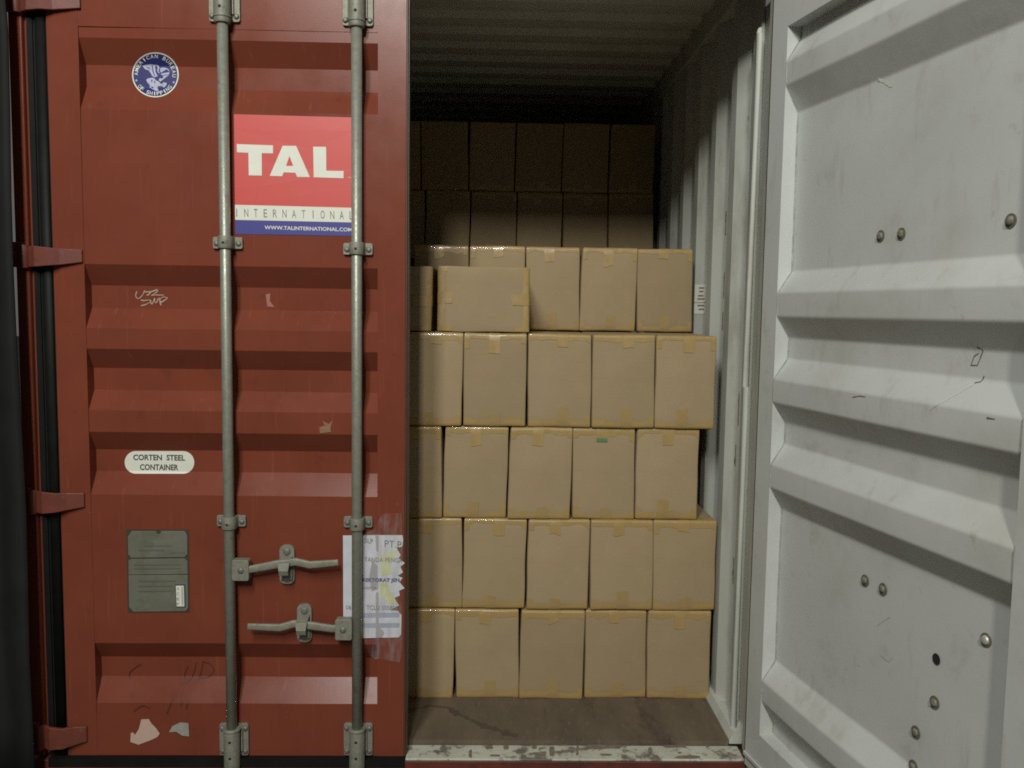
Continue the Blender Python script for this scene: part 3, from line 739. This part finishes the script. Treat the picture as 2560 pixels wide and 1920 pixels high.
# label and scuffs on the side wall
def wall_slope(yc, t, z, off=.0015):
    """point on the pressed slope facing the opening; t 0 outer .. 1 inner"""
    y = yc - .034 + .068 * t; x = 1.201 - .036 * t
    n = Vector((-.884, -.468, 0)); return Vector((x, y, z)) + n * off
yc = .335 + .2825 * 2
m = MB()
def wq(t0, t1, z0, z1, mi, off): m.add([wall_slope(yc, t0, z0, off), wall_slope(yc, t1, z0, off), wall_slope(yc, t1, z1, off), wall_slope(yc, t0, z1, off)], [(0, 1, 2, 3)], mi)
wq(.05, .97, 1.495, 1.570, 0, .0015); wq(.08, .97, 1.445, 1.490, 0, .0015)
for z in (1.553, 1.538, 1.520, 1.506, 1.478, 1.462):
    wq(random.uniform(.1, .3), random.uniform(.55, .85), z, z + .006, 1, .003)
part(m, 'wall_label', [S_WHITE, S_GINK], box_thing)
m = MB()
for k, (zc, hh, t0) in enumerate(((1.56, .10, .0), (1.80, .09, .02), (1.42, .07, .0), (1.10, .12, .1), (.93, .08, .2), (.5, .1, .05))):
    y2 = .335 + .2825 * (1 if k < 3 else 0)
    vs = []; n = 14
    for i in range(n + 1):
        z = zc - hh / 2 + hh * i / n; w = .07 * abs(noise.noise(Vector((k * 3.1, z * 50, 0)))) + .03
        vs += [wall_slope(y2, t0, z, .0018), wall_slope(y2, t0 + w, z, .0018)]
    m = MB(); m.add(vs, [(2 * i, 2 * i + 1, 2 * i + 3, 2 * i + 2) for i in range(n)])
    part(m, 'wall_scuff', [SCUFF], box_thing)
# dark stain on the floor boards
m = MB(); vs = []; path = [(-.02, .28), (.08, .33), (.15, .31), (.23, .22), (.31, .155), (.40, .10)]; n = 40
for i in range(n + 1):
    t = i / n * (len(path) - 1); k = min(int(t), len(path) - 2); f = t - k
    x = path[k][0] * (1 - f) + path[k + 1][0] * f; y = path[k][1] * (1 - f) + path[k + 1][1] * f
    w = .020 * (.15 + abs(noise.noise(Vector((x * 38, y * 38, 5)))) * 2.2); y += .008 * noise.noise(Vector((x * 20, 1, 2)))
    vs += [(x - w * .3, y - w, ZF + .0012), (x + w * .3, y + w, ZF + .0012)]
m.add(vs, [(2 * i, 2 * i + 1, 2 * i + 3, 2 * i + 2) for i in range(n)])
part(m, 'floor_stain', [mat('dark_floor_stain', (.070, .042, .030), .7, var=(.10, .07, .047), vscale=40)], box_thing)

# ------------------------------------------------------------------ dock curtain at the far left
m = MB(); n = 40; vs = []
x1 = at(50, 846, -.10).x
for i in range(n + 1):
    x = x1 - .9 + .9 * i / n
    for j in range(13):
        z = -.16 + 2.9 * j / 12
        y = -.10 + .035 * sin(i * .75 + .4 * sin(z * 2.1)) * (.3 + .7 * min(1, (n - i) / 6)) + .02 * noise.noise(Vector((x * 4, z * 2, 0)))
        lean = -.012 + .018 * (1 - z / 2.5)
        vs.append((x + lean, y, z))
m.add(vs, [(i * 13 + j, (i + 1) * 13 + j, (i + 1) * 13 + j + 1, i * 13 + j + 1) for i in range(n) for j in range(12)], 0, True)
cu = m.build('dock_curtain', [CURTAIN]); cu['label'] = 'black vinyl dock curtain hanging beside the closed red door'; cu['category'] = 'curtain'
sm_ = cu.modifiers.new('thick', 'SOLIDIFY'); sm_.thickness = .006

# ------------------------------------------------------------------ cardboard boxes
BW, BD, BH = .243, .425, .346
def carton(w, d, h, seed, tape_axis='z', green=False):
    """rounded, slightly bulging carton and the tape over its flaps; origin at base centre, front at -y"""
    rnd = random.Random(seed); r = .006
    def lin(half, n): 
        a = half - r
        return [-half, -half + r * .35] + [-a + 2 * a * i / n for i in range(n + 1)] + [half - r * .35, half]
    X, Y, Z = lin(w / 2, 8), lin(d / 2, 6), lin(h / 2, 10)
    bl = [rnd.uniform(.002, .005) for _ in range(3)]; sx = rnd.uniform(-.004, .004)
    def rnded(p):
        q = Vector([max(-(s / 2 - r), min(s / 2 - r, c)) for c, s in zip(p, (w, d, h))]); dl = p - q
        return (q + dl.normalized() * r, dl.normalized()) if dl.length > 1e-7 else (p, Vector((0, 0, 0)))
    def deform(p):
        fx, fy, fz = 2 * p.x / w, 2 * p.y / d, 2 * p.z / h
        b = lambda a, c: max(0, 1 - a * a) * max(0, 1 - c * c)
        o = Vector((fx * bl[0] * b(fy, fz), fy * bl[1] * b(fx, fz), fz * bl[2] * .6 * b(fx, fy)))
        nz = Vector([noise.noise(Vector((p.x * 7 + seed, p.y * 7 + k * 9, p.z * 7))) for k in range(3)]) * .0028
        return p + o + nz + Vector((sx * fz, 0, 0)) + Vector((0, 0, h / 2))
    m = MB()
    for ax in range(3):
        g = [X, Y, Z]; u, v = [(1, 2), (0, 2), (0, 1)][ax]
        for sgn in (-1, 1):
            vs = []
            for a in g[u]:
                for b in g[v]:
                    p = Vector((0, 0, 0)); p[ax] = sgn * (w, d, h)[ax] / 2; p[u] = a; p[v] = b
                    vs.append(deform(rnded(p)[0]))
            nv = len(g[v]); fs = []
            for i in range(len(g[u]) - 1):
                for j in range(nv - 1):
                    f = (i * nv + j, (i + 1) * nv + j, (i + 1) * nv + j + 1, i * nv + j + 1)
                    fl = (sgn > 0) ^ (ax == 1)
                    fs.append(f if fl else f[::-1])
            m.add(vs, fs, 0, True)
    # tape: wraps from the flap face over the front edge
    T2 = {1: MB(), -1: MB()}
    ez = (h if tape_axis == 'z' else w) / 2; ex = (w if tape_axis == 'z' else h) / 2; fy = -d / 2
    def pt(a, b, c):   # a along the edge, b depth, c toward flap side
        return Vector((a, b, c)) if tape_axis == 'z' else Vector((c, b, a))
    def strip(a0, a1, sgn, down, back, off, na, rag, drop=None):
        pth = [(fy + back, 1), (fy + back * .5, 1), (fy + r, 1)] + [None] * 5
        vs = []
        prof_ = [(fy + back, ez), (fy + back * .4, ez), (fy + r, ez), (fy + r * .3, ez - r * .3), (fy, ez - r)]
        k = len(prof_)
        for i in range(na + 1):
            a = a0 + (a1 - a0) * i / na
            dn = down * (1 + rag * noise.noise(Vector((a * 22 + seed * 3, sgn * 5, off * 900)))) 
            if drop: dn += drop * max(0, 1 - min(abs(a - a0), abs(a1 - a)) / .02)
            for (b, c) in prof_ + [(fy, ez - r - (dn - r) * q) for q in (.33, .66, 1)]:
                p0 = pt(a, b, sgn * c); p1, nn = rnded(p0)
                if nn.length < .5: nn = pt(0, -1, 0) if abs(b - fy) < 1e-6 else pt(0, 0, sgn)
                wr = .0006 * noise.noise(Vector((a * 60, c * 60 + seed, b * 60)))
                vs.append(deform(p1) + nn * (off + max(0, wr)))
        kk = k + 3
        fs = [(i * kk + j, (i + 1) * kk + j, (i + 1) * kk + j + 1, i * kk + j + 1) for i in range(na) for j in range(kk - 1)]
        T2[sgn].add(vs, fs, 0, True)
    L_ = ex - .004
    for sgn in (1, -1):
        for sd in (-1, 1):
            if rnd.random() < (.45 if sgn == 1 else .75): strip(min(sd * L_, sd * (L_ - .017)), max(sd * L_, sd * (L_ - .017)), sgn, rnd.uniform(.034, .052), .03, .0017, 3, .25)
        strip(-L_, L_, sgn, rnd.uniform(.017, .029), .05, .0012, 16, .45, rnd.choice([.0, .01, .02]))
        c = rnd.uniform(-.016, .016); hw = .0205
        strip(c - hw, c + hw, sgn, rnd.uniform(.040, .074), .06, .0022, 5, .22)
        if green and sgn == 1:
            vs = [deform(Vector((c + q * hw, fy, h / 2 - zz))) + Vector((0, -.0034, 0)) for q, zz in ((-1, .036), (1, .036), (1, .050), (-1, .050))]
            T2[1].add(vs, [(0, 1, 2, 3)], 1)
    return m, T2
GRP = 'cardboard cartons stacked in the container'
BOXN = 0
def place(xc, yf, zb, label, w=BW, h=BH, axis='z', rz=0.0, ry=0.0, green=False):
    global BOXN; BOXN += 1
    m, t = carton(w, BD, h, BOXN, axis, green)
    root = thing('cardboard_box', label, 'box', (xc, yf + BD / 2, zb), GRP)
    root.rotation_euler = (0, ry, rz)
    m.build('carton', [CARD], root); [t[k].build('packing_tape', [TAPE, TAPEG], root) for k in (1, -1)]
    return root
DSP = 1.1573
rows = [
 (-.035, [735, 843, 982, 1122, 1262, 1397, 1536], 1620, 'bottom row'),
 (.3155, [862, 1000, 1138, 1273, 1411, 1549], 1400, 'second row up'),
 (.666, [818, 957, 1097, 1235, 1373, 1510], 1180, 'third row up'),
 (1.0165, [862, 1000, 1138, 1278, 1415, 1546], 950, 'fourth row up'),
]
YF = .40
names = ['rightmost', 'second from the right', 'third from the right', 'fourth from the right', 'fifth from the right', 'sixth from the right']
rr = random.Random(5)
for zb, bd, py, rn in rows:
    if rn == 'bottom row': bd = bd[1:]
    k = len(bd) - 1
    for i in range(k):
        j = k - 1 - i
        xa, xb = at(bd[j] * DSP, py, YF).x, at(bd[j + 1] * DSP, py, YF).x
        lab = f'brown carton, {names[i]} in the {rn} of the front stack'
        gr = rn == 'third row up' and i == 1
        if gr: lab = 'brown carton with a green bar on its top tape, in the front stack'
        elif i == k - 1: lab = f'carton half hidden by the closed red door, {rn} of the front stack'
        place((xa + xb) / 2, YF + rr.uniform(-.006, .008), zb, lab, rz=rr.uniform(-.008, .008), green=gr, w=min(BW, xb - xa - .005), ry=rr.uniform(-.003, .006))
# two cartons laid on their side on the front stack
xa, xb = at(945 * DSP, 748, YF + .005).x, at(1143 * DSP, 748, YF + .005).x
place((xa + xb) / 2, YF + .01, 1.367, 'carton lying on its side on the front stack, whole front in view', w=xb - xa, h=.241, axis='x', rz=.004)
xr = at(934 * DSP, 748, YF + .005).x
place(xr - .172, YF + .015, 1.367, 'carton lying on its side on the front stack, mostly behind the red door', w=.344, h=.240, axis='x', rz=-.012)
# the fifth row, one carton length farther back
bd = [893, 1013, 1135, 1253, 1375, 1497]
for i in range(5):
    j = 4 - i; xa, xb = at(bd[j] * DSP, 730, .85).x, at(bd[j + 1] * DSP, 730, .85).x
    place((xa + xb) / 2, .85 + rr.uniform(-.005, .008), 1.368, f'carton set back behind the front stack at its top, {names[i]} of five', w=min(BW, xb - xa - .005), rz=rr.uniform(-.008, .008))
# the tall stack deep inside, in shadow
for zb, py, rn, bd in ((1.711, 560, 'lower row', [820, 918, 1015, 1116, 1215, 1313, 1412]), (2.060, 420, 'top row', [812, 909, 1012, 1112, 1215, 1315, 1413])):
    for i in range(6):
        j = 5 - i; xa, xb = at(bd[j] * DSP, py, 1.72).x, at(bd[j + 1] * DSP, py, 1.72).x
        place((xa + xb) / 2, 1.72 + rr.uniform(-.008, .01), zb, f'shadowed carton, {names[i]} in the {rn} of the rear stack', w=min(BW, xb - xa - .006), rz=rr.uniform(-.01, .01))
